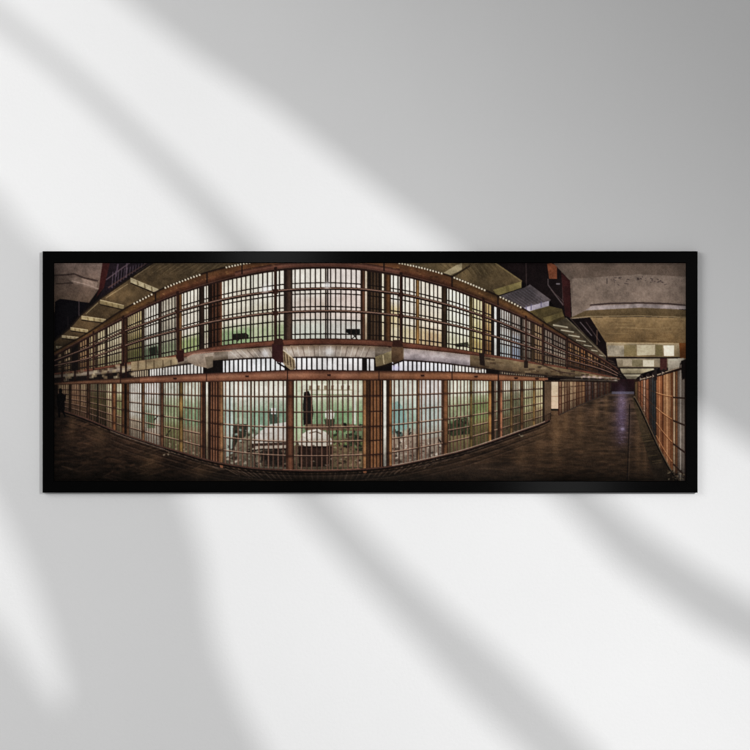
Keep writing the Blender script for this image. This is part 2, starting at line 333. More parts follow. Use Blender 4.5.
CU = OFF(T1, 1.2)
W_ = (232,226,214)
up = [ # x0,x1,top,mid,low
 (58,62,(120,98,72),(110,88,62),(84,66,44)),(64.5,70,(150,126,96),(140,118,90),(110,88,62)),(72,78,(26,18,18),(26,18,18),(26,18,18)),
 (79,86.7,(146,112,78),(138,104,70),(100,72,46)),(89.6,96,(166,146,108),(156,138,104),(124,106,74)),(97,105.7,(176,162,130),(166,150,120),(126,116,84)),
 (106.5,121.5,(184,172,146),(174,162,136),(138,130,100)),(128,141.7,(168,150,108),(128,116,72),(92,92,50)),(144.6,159,(206,204,196),(190,190,180),(98,116,92)),
 (161.7,176.4,(170,162,150),(156,150,138),(122,132,106)),(182,199,(226,218,204),(222,214,200),(150,168,112)),(204.5,208,(232,226,212),(214,208,190),(190,180,160)),
 (222,250,(226,222,206),(212,204,186),(136,164,122)),(251,274,(228,226,214),(206,200,178),(160,176,142)),(277,285.5,(226,224,214),(212,206,190),(150,166,130)),
 (292.5,327,(222,216,210),(206,188,180),(190,196,188)),(328,361.7,(220,206,206),(212,192,188),(196,194,192)),(365,367,(200,180,160),(190,170,150),(150,130,110)),
 (382,385,(238,228,200),(238,226,190),(206,190,150)),(391,399.6,(238,234,226),(206,184,136),(214,200,160)),(402.8,416,(238,230,220),(232,222,206),(206,186,146)),
 (419,441.7,(232,220,204),(232,214,190),(190,160,124)),(447,469,(238,240,226),(234,238,220),(206,206,170)),(472,482,(226,214,160),(214,198,138),(170,150,92)),
 (484.5,491,(190,158,106),(170,134,84),(124,88,52)),(494,496.5,(220,222,226),(214,216,220),(180,180,180)),(500.5,510.5,(176,174,176),(190,196,200),(160,176,190)),
 (511,520,(150,142,140),(150,158,176),(122,136,164)),(522.6,531,(134,122,114),(126,118,112),(104,96,88)),(534,542.5,(150,124,94),(142,114,84),(112,86,60)),
 (544,552,(126,112,104),(136,122,112),(112,96,80)),(552.7,566,(116,104,96),(132,120,108),(104,92,78)),(568.5,573,(146,104,66),(130,88,50),(86,56,34)),
 (574,579,(156,118,76),(146,100,56),(84,54,34)),(580,585,(140,92,54),(120,72,38),(80,48,28)),(587,592,(150,110,72),(110,70,40),(70,44,28)),(593,598,(132,94,60),(104,66,38),(64,40,26)),(600,605,(110,74,48),(84,52,34),(60,36,26)),(606.5,612,(84,60,44),(66,44,32),(44,28,22))]
band(T1, D1, 54, 618, [(0, (26,17,16)), (1, (32,20,18))], 1, .3)
UF = (.205, .36, .545, .735, .935)
for x0, x1, t_, m_, l_ in up:
    cellbg(CU, D1, x0, x1, [(0, t_), (.38, t_), (.5, m_), (.68, m_), (.82, l_), (1, l_)])
for k in range(5):                                    # stains and lamplight on the back walls
    glow((243,271,313,345,210)[k], (294,288,300,298,330)[k], (9,6,14,16,6)[k], (6,5,5,6,8)[k], ((160,136,108),(244,244,240),(168,138,124),(170,132,120),(150,170,110))[k], (.35,.5,.4,.35,.3)[k])
# keep the fascia clean afterwards: drawn below
poly([(233,334),(246,333),(249,335.5),(248,339),(233,339.5)], (24,24,18), .9); line([(240,338),(237,342)], 1, (24,26,20), .9)
poly([(345.5,329),(360,329),(360,334),(350,334.5),(345.5,332)], (16,14,14), .95); line([(352,333),(357,339)], 1, (20,18,18), .9); line([(358,333),(352,339)], 1, (20,18,18), .9)
poly([(454,344),(468,342),(469,346),(456,347.5)], (30,34,22), .8); poly([(149,348),(157,346),(158,353),(150,356)], (26,36,26), .85)
for x0, x1, t_, m_, l_ in up:
    if x1-x0 < 3 or x0 in (72,): continue
    dark = (46,35,31) if x0 > 120 and x0 < 500 else (52,36,28)
    bars(CU, D1, x0, x1, dark, 1.3, UF, 1.15, (34,25,23), pitch=None if 120 < x0 < 500 else 2.3)
# doors and posts, upper tier
for x0, x1, c in [(62,64.5,(40,24,18)),(70,72,(46,30,22)),(78,79.5,(56,36,24)),(86.5,89.6,(48,24,18)),(95.8,97.2,(50,32,24)),(105.5,106.9,(48,32,24)),(121.5,128,(62,34,24)),(141.5,144.8,(60,40,32)),(158.8,161.8,(58,40,34)),(176.2,178.8,(40,25,20)),(178.6,182,(108,66,38)),
   (199,204.5,(46,28,22)),(208,221.8,(56,31,22)),(249.8,251.5,(50,36,30)),(284.8,292.6,(70,46,38)),(327.2,328.6,(44,34,32)),(361.6,365,(84,48,34)),(367,382,(58,38,27)),(385,391,(92,54,32)),(415.8,419.2,(140,92,52)),(441.6,447.2,(56,36,26)),(469,472.4,(74,54,30)),(482,485,(38,24,18)),(491,494.2,(30,20,18)),(496.6,500.6,(36,24,20)),(510,511.4,(60,48,42)),(520,522.8,(40,28,24)),(531,534.2,(60,40,28)),(542.3,544.2,(30,20,17)),(551.8,553,(36,26,22)),(565.8,568.6,(40,30,26)),(572.8,574.2,(60,36,24)),(579,580.3,(48,28,20)),(585,587.3,(44,26,20)),(592,593.4,(56,32,22)),(598,600.2,(34,20,18)),(605,606.6,(34,22,18)),(612,618,(24,16,15))]:
    post(CU, D1, x0, x1, c)
for x in (211.2,214.4,217.8): vert(x, CU, D1, 1.1, (24,14,11), .9); vert(x+1.4, CU, D1, .7, (120,72,48), .5)
for x in (370,373.2,376.5,379.4): vert(x, CU, D1, 1.0, (22,15,12), .9); vert(x+1.3, CU, D1, .6, (110,76,50), .45)
vert(220.9, CU, D1, 2.0, (112,66,40), .8)
for f in UF: follow(MIX(CU, D1, f), 208, 221, 1, (26,16,13)); follow(MIX(CU, D1, f), 367, 382, 1, (26,17,13))
# fascia beam over the cells, with its row of holes
band(F0, T1, 54, 620, [(0, (50,30,19)), (.18, (92,60,34)), (.55, (100,62,38)), (.8, (74,42,28)), (1, (40,24,20))], 1, .22)
band(F0, T1, 54, 160, [(0, (40,30,16)), (.5, (86,66,34)), (1, (44,30,20))], .55, .3)
band(F0, T1, 452, 560, [(0, (40,30,16)), (.5, (88,66,34)), (1, (44,30,20))], .5, .3)
band(OFF(T1, -6), OFF(T1, 1.6), 235, 400, [(0, (48,26,20)), (.35, (110,72,58)), (.6, (86,50,40)), (1, (30,18,15))], .85, .15)
follow(F0, 54, 620, 1.4, (34,22,16), .85)
for (xa, xb) in ((133,153),(164,201),(225,251),(398,443),(453,486),(499,522)):
    n_ = int((xb-xa)/2.75)
    for k in range(n_):
        x = xa+(k+.5)*(xb-xa)/n_; y = float(F0(x))+.3
        poly([(x-.85,y-.9),(x+.85,y-.9+.25),(x+.8,y+1.1),(x-.8,y+.9)], (214,200,168), .9)
for k in range(70):
    x = rnd.uniform(70, 540); y = float(F0(x)*(1-.5)+T1(x)*.5)+rnd.uniform(-1.5, 1.5); line([(x,y),(x+rnd.uniform(1,3.5),y+rnd.uniform(-.4,.4))], rnd.uniform(.6,1.3), (146,112,66) if k%2 else (48,30,18), .4)
for x in (155.5,207,242,384,452,498): vert(x, F0, T1, 1.5, (26,16,14), .8)
# top rail, hand rails, deck edge
follow(T1, 54, 618, 2.6, (44,26,22)); follow(OFF(T1,-.9), 54, 618, .9, (112,76,58), .6)
for f, w in ((R1, 2.3), (R2, 2.1)):
    for xa, xb, k in ((54,120,.62),(120,200,.85),(200,450,1.0),(450,540,.82),(540,618,.55)):
        follow(f, xa, xb, w*k+.7, (34,22,19)); follow(OFF(f, -.25*w*k), xa, xb, .75*k+.25, (156,118,98), .8)
band(D1, D2, 54, 620, [(0, (52,30,22)), (.25, (108,66,48)), (.7, (96,56,42)), (1, (40,24,18))], 1, .2)
follow(OFF(D2, .3), 54, 205, .8, (170,140,112), .6); follow(OFF(D2, .2), 290, 388, .9, (178,144,112), .7); follow(OFF(D2,.2), 400, 560, .9, (188,152,118), .7)
# stanchions with clamps
for x, w in ((93.5,1.6),(123,2.6),(177.5,2.6),(275.5,3.2),(401,3.0),(483.4,2.4),(526,1.8),(543,1.6),(567,1.5)):
    vert(x, OFF(T1,-3), OFF(D2, 2), w, (42,24,19)); vert(x-.2*w, T1, D1, w*.3, (116,78,60), .55)
    for f in (R1, R2): y = float(f(x)); poly([(x-w*.75,y-w*.7),(x+w*.75,y-w*.7),(x+w*.75,y+w*.75),(x-w*.75,y+w*.75)], (58,34,26))
for x, y in ((265,289.5),(327,285.5)): glow(x, y, 3.4, 3.2, (250,248,246), .75)

# ---- underside of the deck and tops of the lower cells
band(D2, SO, 54, 620, [(0, (104,88,72)), (.5, (128,114,100)), (1, (84,70,56))], 1, .25)
band(D2, SO, 228, 375, [(0, (120,100,80)), (.5, (166,152,140)), (1, (150,138,128))], .8, .2)
band(D2, SO, 404, 470, [(0, (150,136,132)), (.5, (160,148,150)), (1, (120,110,116))], .85, .3)
band(D2, SO, 470, 620, [(0, (116,96,66)), (1, (72,56,38))], .8, .25)
for k in range(26):
    x = 230+k*5.6; t = (x-322)/95
    line([(x, float(D2(x))+1), (x-t*9, float(SO(x))-.5)], .9, (70,52,42) if k%2 else (206,192,180), .45)
glow(329, 352, 5, 5, (236,232,232), .6); glow(265, 354, 4, 5, (222,216,220), .6); glow(235, 352, 10, 4, (206,196,190), .35); glow(200, 356, 12, 5, (164,146,134), .5)
band(SO, B1, 54, 620, [(0, (30,22,20)), (1, (30,22,20))])
for x0, x1, c in ((132,148,(150,134,110)),(150,203,(206,200,190)),(223,286,(226,226,228)),(294,362,(232,226,224)),(367,374,(220,216,214)),(392,452,(226,224,230)),(453,486,(212,206,196)),(500,545,(124,110,92))):
    band(SO, B1, x0, x1, [(0, c), (1, tuple(v*.94 for v in c))], 1, .12); bars(SO, B1, x0, x1, (28,20,20), 1.5)
    follow(OFF(SO, .6), x0, x1, 1.6, (44,32,28), .9)
glow(395, 368, 5, 3.4, (196,190,236), .75); glow(330, 366, 3.5, 4, (250,250,250), .5)
for x0, x1 in ((203,223),(286,294),(374,392),(486,498)): vert((x0+x1)/2, SO, B1, x1-x0, (24,17,16))
# left far rubble of brackets under the deck
for k in range(60):
    x = rnd.uniform(57, 135); y = rnd.uniform(float(D1(x))+1, float(B1(x))-1); w = rnd.uniform(2,6)
    poly([(x,y-1.2),(x+w,y-1.5),(x+w,y+1.2),(x,y+1.4)], ((150,130,98),(52,32,24),(120,100,74),(30,20,18),(168,152,122))[k%5], .6)
for x in (62,75,88,121,126): vert(x, D1, B1, 2.2, (40,22,18), .9)
for k in range(60):
    x = rnd.uniform(470, 612); a1, a2 = float(D2(x)), float(B1(x)); y = rnd.uniform(a1+1, a2-1); w = rnd.uniform(3,9)*(1-(x-470)/220)
    poly([(x,y-1.0),(x+w,y-.8),(x+w,y+1.0),(x,y+1.0)], ((120,98,68),(56,38,26),(92,72,50),(36,25,20),(150,128,98))[k%5], .5)
poly([(187,357),(193,354.5),(214,352.5),(212,363),(207,368),(196,366),(188,362)], (150,134,120), .95, (128,110,92), var=.2); line([(187,357),(193,354),(216,351.5),(232,350.5)], 1.0, (166,124,104), .8)
poly([(205,357),(213,356),(213,367),(207,369)], (108,94,78), .9)
poly([(131,362),(158,358),(176,357),(178,364),(160,368),(131,371)], (148,130,98), .85, (120,102,74), var=.3)
for x in (138,146,154,163,171): line([(x,360),(x,370)], .9, (60,44,30), .7)
poly([(176.5,351),(183.5,350),(184,361),(178,362.5)], (54,26,22)); 
poly([(272,344),(283,342.5),(283,358),(285,363),(277,362),(272,358)], (52,26,27), 1, (64,34,34), var=.15); poly([(283,350),(295,360.5),(295.5,368.5),(291,371),(283.5,364)], (120,102,76), 1, (140,122,94), var=.2)
for k in range(4): line([(284+k*3,352+k*2.6),(285+k*3,363+k*2.0)], .9, (54,36,26), .85)
line([(277,362.5),(291,371)], 1.6, (24,14,14)); line([(283,350),(295,360)], .9, (196,176,146), .8); poly([(275,339),(282,338.5),(284,345),(273,345)], (58,32,26))
poly([(375,357),(392,350.5),(393,362),(376,367.5)], (146,130,94), 1, (120,102,72), var=.25); line([(383,355),(384,364)], 1, (196,178,140), .7); poly([(391.5,346),(403,346),(403,360),(395,364),(391.5,361)], (98,74,52), 1, (76,56,40), var=.25); line([(376,367.5),(394,364),(403,360.5)], 1.5, (34,22,16))
poly([(393,340),(402,340),(403,347),(392,347)], (60,34,26)); poly([(479,353),(484,353),(485,366),(480,365)], (40,28,24)); poly([(524,361),(528,361),(528,368),(524,368)], (44,32,26))
line([(520,356),(560,372),(575,374)], 1.2, (62,44,36), .8); line([(535,352),(590,371),(612,376)], 1.1, (70,52,42), .8)
line([(575,377),(617,378)], 1.3, (150,140,128), .5); 
for x, y in ((584,376.5),(589,377),(594,377),(600,377.6),(615.5,381)): glow(x, y, 1.6, 1.0, (190,160,156) if x < 612 else (250,244,230), .8)

# ---- lower tier
LF = (.175, .35, .52, .68, .84)
FLR = OFF(GF, -1.0)
GT = (206,212,198)
low = [
 (58,69,(140,116,86),(120,98,72),(84,64,46)),(71,80,(134,104,80),(122,88,62),(92,66,46)),(80,87,(132,114,88),(118,92,68),(96,70,48)),
 (89.7,106,(92,86,66),(66,60,34),(54,44,26)),(106.5,112.5,(182,176,146),(158,144,110),(130,108,78)),(116,121.5,(184,180,152),(136,138,92),(120,104,72)),
 (129.7,142,(206,206,204),(190,192,186),(156,144,128)),(145,160,(206,204,208),(176,186,176),(166,158,148)),(163.7,179,(190,196,184),(138,154,118),(116,118,76)),
 (183,200,(196,204,190),(118,146,114),(120,108,84)),(206,208,(222,220,208),(170,160,140),(140,120,96)),(223.3,250,(216,220,212),(140,164,146),(118,110,92)),
 (252,286,(220,222,210),(120,152,134),(120,112,96)),(294,329,(212,220,196),(120,150,116),(112,98,76)),(330,362.5,(206,210,186),(112,146,108),(96,92,64)),
 (383.5,386.2,(226,226,222),(206,208,204),(180,176,170)),(392,418,(204,210,200),(140,166,156),(158,140,126)),(419.5,443,(204,200,206),(160,172,170),(164,148,136)),
 (448,470,(214,220,200),(140,152,118),(136,124,82)),(472.4,488,(196,202,186),(116,134,84),(110,104,62)),(494,497.5,(150,146,136),(110,110,90),(84,76,60)),
 (502.3,510,(186,184,168),(112,118,92),(92,86,60)),(512.5,520,(160,156,140),(98,104,78),(82,76,54)),(523.5,532.6,(196,194,168),(150,152,112),(134,124,86)),
 (535,542.5,(190,180,146),(172,158,120),(140,122,88)),(544.5,550.4,(136,112,84),(120,94,68),(92,72,50))]
band(B2, GF, 54, 551, [(0, (34,22,18)), (1, (26,17,13))], 1, .3)
for x0, x1, t_, m_, l_ in low:
    cellbg(B2, FLR, x0, x1, [(0, tuple(c*.93 for c in t_)), (.06, t_), (.17, t_), (.24, tuple((a+b_)/2 for a, b_ in zip(t_, m_))), (.38, m_), (.56, m_), (.68, l_), (.8, tuple(c*.86 for c in l_)), (1, tuple(c*.66 for c in l_))], .16)
# cell furniture
def clutter(x0, x1, y0, y1, n, cols, s=2.2, a=.6):
    for k in range(n):
        x = rnd.uniform(x0, x1); y = rnd.uniform(y0, y1); w = rnd.uniform(.4, 1)*s; h = rnd.uniform(.4, 1)*s*.7; q = rnd.uniform(-.6, .6)
        poly([(x-w,y-h+q),(x+w,y-h-q),(x+w*.8,y+h-q),(x-w*.8,y+h+q)], cols[k % len(cols)], a)
clutter(226,286,446,464,70,((150,138,120),(74,62,50),(110,96,80),(180,168,150)))
poly([(225,400),(232,396),(234,452),(225,458)], (176,194,186), .6)
poly([(233,424),(247,424),(246,436),(237,442),(232,452)], (36,40,30), .85); clutter(234,262,424,440,26,((60,72,56),(150,170,158),(30,32,24),(190,196,186)))
poly([(258,386),(286,386),(286,392),(258,393)], (232,228,208), .8); line([(256,396.5),(286,396)], 1.4, (150,160,136), .7)
poly([(250,441),(262,430),(270,424.5),(286,422),(286,442),(252,443.5)], (206,200,190), .95, (176,166,154), var=.15); poly([(252,443.5),(286,442.5),(286,449),(252,448)], (60,44,38), .9)
poly([(258,450),(286,450),(286,467),(262,466)], (36,28,22), .8); clutter(254,286,450,466,24,((92,78,60),(30,24,18),(120,104,84)))
poly([(270,409),(276,408),(277,416),(279,423),(270,424),(269,416)], (54,66,56), .8); poly([(271,408),(276,408),(276,414),(271,414)], (224,226,218), .85)
poly([(300,384),(352,384),(352,395),(300,394)], (222,220,192), .8, (196,196,166), var=.12); line([(304,390),(352,390)], 1.2, (120,110,84), .7); line([(304,394.5),(350,395)], 1.3, (110,124,92), .8)
for x in (309,317,324,331,341,347): poly([(x,385.5),(x+3,385.5),(x+2.6,389.4),(x,389.4)], (96,74,52), .7)
poly([(294,383),(302,383),(302,440),(294,446)], (186,204,160), .6)
poly([(304,392),(309,391),(312,400),(313.5,412),(312,424),(303.5,425),(303,405)], (24,20,20), .95)
poly([(305,424),(352,424),(362,427),(362,431),(305,430)], (108,76,58), .8); poly([(352,395),(356,395),(356,424),(352,424)], (206,206,188), .7)
poly([(325,411),(330,409),(334.5,412),(334,418),(329,420),(325,417)], (214,216,202), .9); poly([(324,419),(335,419),(334,428),(326,428)], (50,54,40), .8)
poly([(298.5,443),(302,434),(309,430),(318,428.8),(326,432),(331,438),(333.5,443.5),(326,446),(300,446)], (214,206,190), .97, (190,178,160), var=.14); line([(309,433),(316,431.5),(322,434)], 1.4, (80,66,54), .7)
poly([(298,446),(332,446),(331,466),(299,467)], (54,34,27), .92, (34,24,18), var=.3)
poly([(333,442),(352,437),(362,446),(362,467),(332,467)], (88,74,52), .85, (96,80,58), var=.35)
clutter(334,362,424,450,60,((28,36,24),(62,84,52),(120,136,84),(20,24,18),(96,104,60)),2.4,.75); clutter(334,360,452,466,40,((112,92,70),(60,48,36),(134,114,88)),1.8)
glow(356,440,4,9,(30,38,26),.6)
poly([(392,403),(398,401),(405,410),(408,428),(400,432),(392,434)], (112,146,140), .7); poly([(419,405),(443,405),(443,436),(420,440)], (150,166,160), .4)
clutter(393,442,441,460,90,((196,184,170),(112,94,82),(150,134,120),(84,72,62)),1.8,.6); clutter(393,402,430,438,14,((26,36,32),(70,86,80)),2.2,.8)
line([(410,428),(408,436),(411,432)], 1.2, (30,34,30), .8); line([(438,438),(442,444)], 1.4, (30,30,24), .8)
poly([(448,424),(456,420),(468,417),(470,434),(452,436),(448,434)], (44,54,34), .85); line([(456,416),(463,422)], 1.2, (24,28,20), .9); clutter(450,468,420,434,16,((86,106,70),(24,28,20)),2,.7)
glow(147,417,5,8,(100,126,96),.5); poly([(147.5,414),(155,415),(155,428),(147.5,428)], (78,106,74), .8); line([(154,420),(158,416)], 1.1, (26,28,22), .8)
line([(166,436),(171,429)], 1.2, (34,40,26), .8); clutter(164,200,440,455,40,((140,128,96),(84,76,52),(164,152,128)),1.6,.5)
clutter(502,522,428,436,16,((120,112,90),(40,34,24)),1.6,.6)
for k in range(150):               # litter, bed frames and shadows low down in the big cells
    x = rnd.uniform(224, 442); 
    if 286 < x < 294 or 362 < x < 392: continue
    y = rnd.uniform(441, 466); w = rnd.uniform(.8, 3.4)
    poly([(x-w,y),(x+w*.4,y-rnd.uniform(.5,2)),(x+w,y+.4),(x,y+rnd.uniform(.6,1.8))], ((40,32,25),(150,136,118),(62,50,40),(24,20,16))[k%4], .55)
poly([(254,446),(286,445),(286,448),(254,449)], (196,184,166), .7); line([(247,452),(262,449),(286,449.5)], 1.3, (26,20,17), .85)
line([(300,447.5),(332,447.5)], 1.2, (20,14,12), .85); line([(256,430),(262,434),(272,433)], .9, (150,142,134), .6); line([(303,437),(311,440),(322,439),(330,441)], .9, (150,138,124), .6)
poly([(262,452),(284,452),(284,465),(264,464)], (24,19,16), .55)
# bars
for x0, x1, t_, m_, l_ in low:
    if x1-x0 < 3.4: continue
    c = (70,47,38) if 220 < x0 < 450 else (74,52,40)
    bars(B2, FLR, x0, x1, c, 1.5, (), glint=(176,134,108), pitch=2.2 if x0 < 125 or x0 > 500 else None)
    for f in LF:
        ff = MIX(B2, FLR, f)
        follow(OFF(ff, .5), x0, x1, 1.0, (46,30,24), .8); follow(OFF(ff, -.3), x0, x1, .8, (176,140,116) if f > .4 else (120,90,74), .75 if 130 < x0 < 500 else .45)
for x0, x1, c in [(68.8,71.2,(52,32,22)),(79.4,80.6,(60,38,26)),(86.6,89.9,(58,34,24)),(97,98.4,(40,26,20)),(112.3,116.2,(126,72,46)),(121.4,124.8,(92,52,32)),(124.8,126.2,(22,14,12)),(126.2,129.5,(82,50,34)),(141.8,145,(108,68,48)),(160,163.9,(88,52,38)),(178.8,183.3,(120,82,46)),
   (200.2,202.6,(112,66,46)),(202.4,205.6,(66,36,27)),(208,219.4,(88,52,38)),(219,223.4,(128,80,54)),(249.9,251.9,(108,76,62)),(286,293.9,(104,58,42)),(328.6,330.2,(96,66,54)),(362.6,366.6,(136,84,54)),(366.8,382.8,(112,66,40)),(386.2,389,(60,36,27)),(388.8,392,(140,84,52)),(417.4,419.7,(124,82,60)),(442.7,448.2,(112,66,44)),(469.6,472.6,(106,76,44)),(488,491.8,(136,84,46)),(491.6,494.2,(44,28,22)),(497.6,500.2,(52,32,24)),(500,502.4,(140,80,58)),(509.8,512.8,(100,68,42)),(520,523.6,(94,58,38)),(532.6,535.2,(128,88,52)),(542.4,544.4,(44,28,20))]:
    post(B2, GF, x0, x1, c)
    for f in LF[::2]:
        if x1-x0 > 2: y = float(B2(x0)*(1-f)+GF(x0)*f); glow((x0+x1)/2, y, (x1-x0)*.5, 1.4, (34,20,16), .6)
for x0, n_, st in ((210,4,2.6),(370,4,3.4)):
    for k in range(n_): vert(x0+k*st, B2, GF, 1.0, (34,19,14), .9); vert(x0+k*st+1.3, B2, GF, .8, (160,102,70), .5)
    for f in LF: follow(MIX(B2, GF, f), x0-1.5, x0+n_*st, 1.3, (46,27,20), .85)
poly([(219.6,463),(223.2,464),(223,468),(220,467)], (128,80,54)); poly([(363,469),(366.6,469),(366.4,473),(363.4,473)], (136,84,54))
follow(OFF(GF, -.4), 60, 550, 1.7, (78,52,42)); follow(OFF(GF, .9), 60, 550, 1.3, (18,12,10)); follow(OFF(GF,-1.2), 392, 545, .7, (200,178,156), .6); follow(OFF(GF,-1.2), 283, 360, .8, (150,104,84), .7)
follow(OFF(GF, 1.4), 110, 165, .9, (150,128,110), .5)
# lintel beam
band(B1, B2, 54, 548, [(0, (36,22,18)), (.14, (92,56,42)), (.45, (138,92,68)), (.8, (116,72,52)), (1, (44,26,19))], 1, .13)
band(B1, B2, 54, 140, [(0, (40,25,18)), (.5, (96,66,46)), (1, (40,26,18))], .7, .2)
band(B1, B2, 360, 545, [(0, (40,24,16)), (.3, (146,98,60)), (.8, (124,78,44)), (1, (44,26,18))], .4, .15)
for x in (120.5,206.5,287.5,379,452,498.4): vert(x, B1, B2, 1.1, (46,26,20), .9)
for x in (175,247,329,422.5,476,516,537): y = float(B1(x)+B2(x))/2; poly([(x-2,y-.9),(x+2,y-.9),(x+1.6,y+.9),(x-1.4,y+.9)], (44,22,18), .9)
for x in (300,347,268,398,230): glow(x, 375.5, 9, 3, (176,128,100), .3)
# ---- end of the block, open panel and the far run of cells
poly([(544.6,381),(551,381),(551,412),(544.6,416)], (104,82,62), 1, (78,60,44), var=.2)
poly([(551.2,380.4),(558.6,380.4),(558.6,409.3),(551.2,409.3)], (206,176,146), 1, (190,152,124), var=.06); line([(551.2,396.5),(558.6,396.5)], .7, (140,104,78), .9); line([(551,409.6),(559,409.6)], 1.6, (16,16,14))
fr = [(558.8,(150,112,84)),(561.6,(176,148,112)),(564.4,(150,120,90)),(567,(120,92,68)),(569.6,(168,140,106)),(573,(176,144,108)),(576.2,(120,86,58)),(579,(146,112,80)),(582,(160,120,80)),(585,(76,60,56)),(588,(110,92,84)),(591,(60,50,48)),(594,(120,100,82)),(597,(66,54,50)),(600,(92,76,62)),(603,(54,42,38)),(606,(80,62,46)),(609,(44,32,28)),(611.5,(34,24,22))]
for (xa, c), (xb, _) in zip(fr[:-1], fr[1:]):
    band(B2, GF, xa, xb, [(0, c), (.6, tuple(v*.86 for v in c)), (1, tuple(v*.5 for v in c))], 1, .2); vert(xa, B2, GF, 1.0, (64,34,24)); vert((xa+xb)/2, B2, GF, .6, (74,50,36), .6)
for f in (.2,.45,.7): follow(MIX(B2, GF, f), 559, 611, .8, (60,38,28), .8)
follow(GF, 559, 612, 1.2, (60,48,40)); follow(B2, 545, 618, 1.6, (40,28,22)); follow(OFF(B2,-1.3), 560, 618, .9, (140,124,106), .5)
glow(570, 385, 8, 8, (150,124,92), .25)
# violet light on the aisle floor, floor joint
glow(621.5, 414, 4.2, 22, (132,114,150), .32); glow(622, 400, 6, 12, (128,110,146), .4); glow(621, 420, 8, 14, (92,74,104), .5); glow(622.5, 429, 2.2, 2.0, (190,178,214), .6); glow(621, 437, 8, 10, (74,58,80), .35)
for k in range(130):
    y = rnd.uniform(396, 444); x = 621+rnd.gauss(0, 3.4); line([(x,y),(x+rnd.uniform(.6,2.4),y)], .6, (150,134,172) if k%2 else (66,52,66), .2)
line([(629.6,404),(629,430),(627,481)], 1.0, (22,15,14), .7); line([(630.8,412),(630.3,430),(628.5,481)], .8, (84,68,54), .4)
# ---- right hand cells
TR = hermite([(634,381.5),(640,380),(650,378),(660,376),(672,372.5),(686,368.5)])
BR = hermite([(634,396),(640,407),(646,420),(652.7,434.7),(660,450),(671,470),(677,477.5),(686,488)])
poly([(634,381),(686,368),(686,488),(677,478),(652.7,435),(640,407),(634,396)], (40,26,20), 1, var=.2)
poly([(632,396),(636,396),(650,430),(670,470),(680,481),(655,481),(640,430)], (62,52,34), .7, (44,34,24), var=.5)
rc = [(635.2,637.2,(96,74,46)),(637.8,640.4,(130,84,56)),(640.8,643,(146,90,58)),(643.4,645.6,(146,112,90)),(645.8,648.4,(136,86,58)),(649,651.4,(54,44,40)),(651.8,655.6,(54,54,54)),(656.4,662,(146,90,54)),(663.4,670.6,(158,114,76)),(673.2,675,(180,150,116)),(675.8,677.4,(120,76,44)),(677.8,684.6,(122,108,96))]
for x0, x1, c in rc:
    band(TR, BR, x0, x1, [(0, c), (.4, tuple(v*.96 for v in c)), (.75, tuple(v*.82 for v in c)), (1, tuple(v*.7 for v in c))], 1, .15)
band(MIX(TR,BR,.45), BR, 663.4, 670.6, [(0, (146,96,60)), (1, (120,72,42))], .8)
for x, w, c in ((640.6,.6,(60,32,20)),(645.7,.7,(60,32,20)),(648.7,1,(70,36,22)),(656,1.2,(40,26,20)),(662.7,1.3,(84,44,24)),(671.9,2.2,(110,66,38)),(675.4,.8,(70,44,28)),(680.5,.8,(150,140,130)),(685.4,1.6,(40,26,20))): vert(x, TR, BR, w, c)
for x, c in ((638.6,(70,44,30)),(642,(84,50,32)),(647,(78,46,30)),(653.6,(22,22,24)),(657.8,(96,56,34)),(659.6,(170,122,84)),(660.9,(90,52,32)),(665.2,(104,66,42)),(667.2,(186,144,104)),(669.2,(108,66,42)),(678.6,(84,70,62)),(682.6,(92,78,68))):
    vert(x, TR, BR, .7, c, .7)
for f in (.24,.47,.70,.90):
    g = MIX(TR, BR, f); follow(g, 656, 672, .8, (206,150,98), .7); follow(OFF(g, .9), 656, 672, .8, (90,48,26), .7); follow(OFF(g, 1), 673, 686, 1.6, (52,34,26)); follow(g, 637, 655, .7, (70,44,30), .7)
for k in range(8): line([(643.4+rnd.uniform(0,2),385+k*5),(645,386+k*5)], .8, (196,160,130), .5)
follow(BR, 634, 684, 1.8, (88,72,54)); follow(OFF(BR, 1.8), 634, 680, 1.2, (16,11,9))
clutter(668,684,470,480,26,((150,132,104),(24,18,12),(90,74,54)),1.5,.7); clutter(640,676,440,480,0,((0,0,0),))
for k in range(16):
    x = 650+rnd.random()*24; y = float(BR(x))+rnd.uniform(3,9); 
    if y < 480: line([(x,y),(x-10,y+1.5)], .8, (84,70,44) if k%2 else (22,16,10), .5)
line([(634,381),(650,377.2),(662,374),(672,370.5),(686,366.5)], 2.6, (44,26,20)); line([(640,379.4),(655,375.6),(672,369.8),(686,365.7)], .9, (196,176,146), .8)
for x, y in ((639.5,377.5),(646,376),(652,374.5),(661.5,371.5),(680,364.5)):
    line([(x,y+4),(x+.5,y-1),(x+2.5,y-2.5),(x+3.2,y+1)], 1.3, (46,34,32)); line([(x+.6,y+3),(x+1,y)], .6, (180,164,146), .7)
poly([(654,368),(657,367),(657,380),(654,381)], (40,32,30)); poly([(681,361),(686,359),(686,378),(682,380)], (26,18,17))
# ---- the dark figure at the far left
poly([(59,389),(61,388),(62.4,390),(62,393),(64.5,395),(66.3,394),(65.6,399),(64.6,402),(65,409),(64,411),(66,416.5),(64.6,417.5),(62.5,412),(60.4,410.5),(60,417.8),(58.2,417.8),(58,409),(56.8,402),(57.2,395),(59.4,393)], (9,7,8), .97)
glow(62, 425, 2.5, 7, (20,12,9), .4)
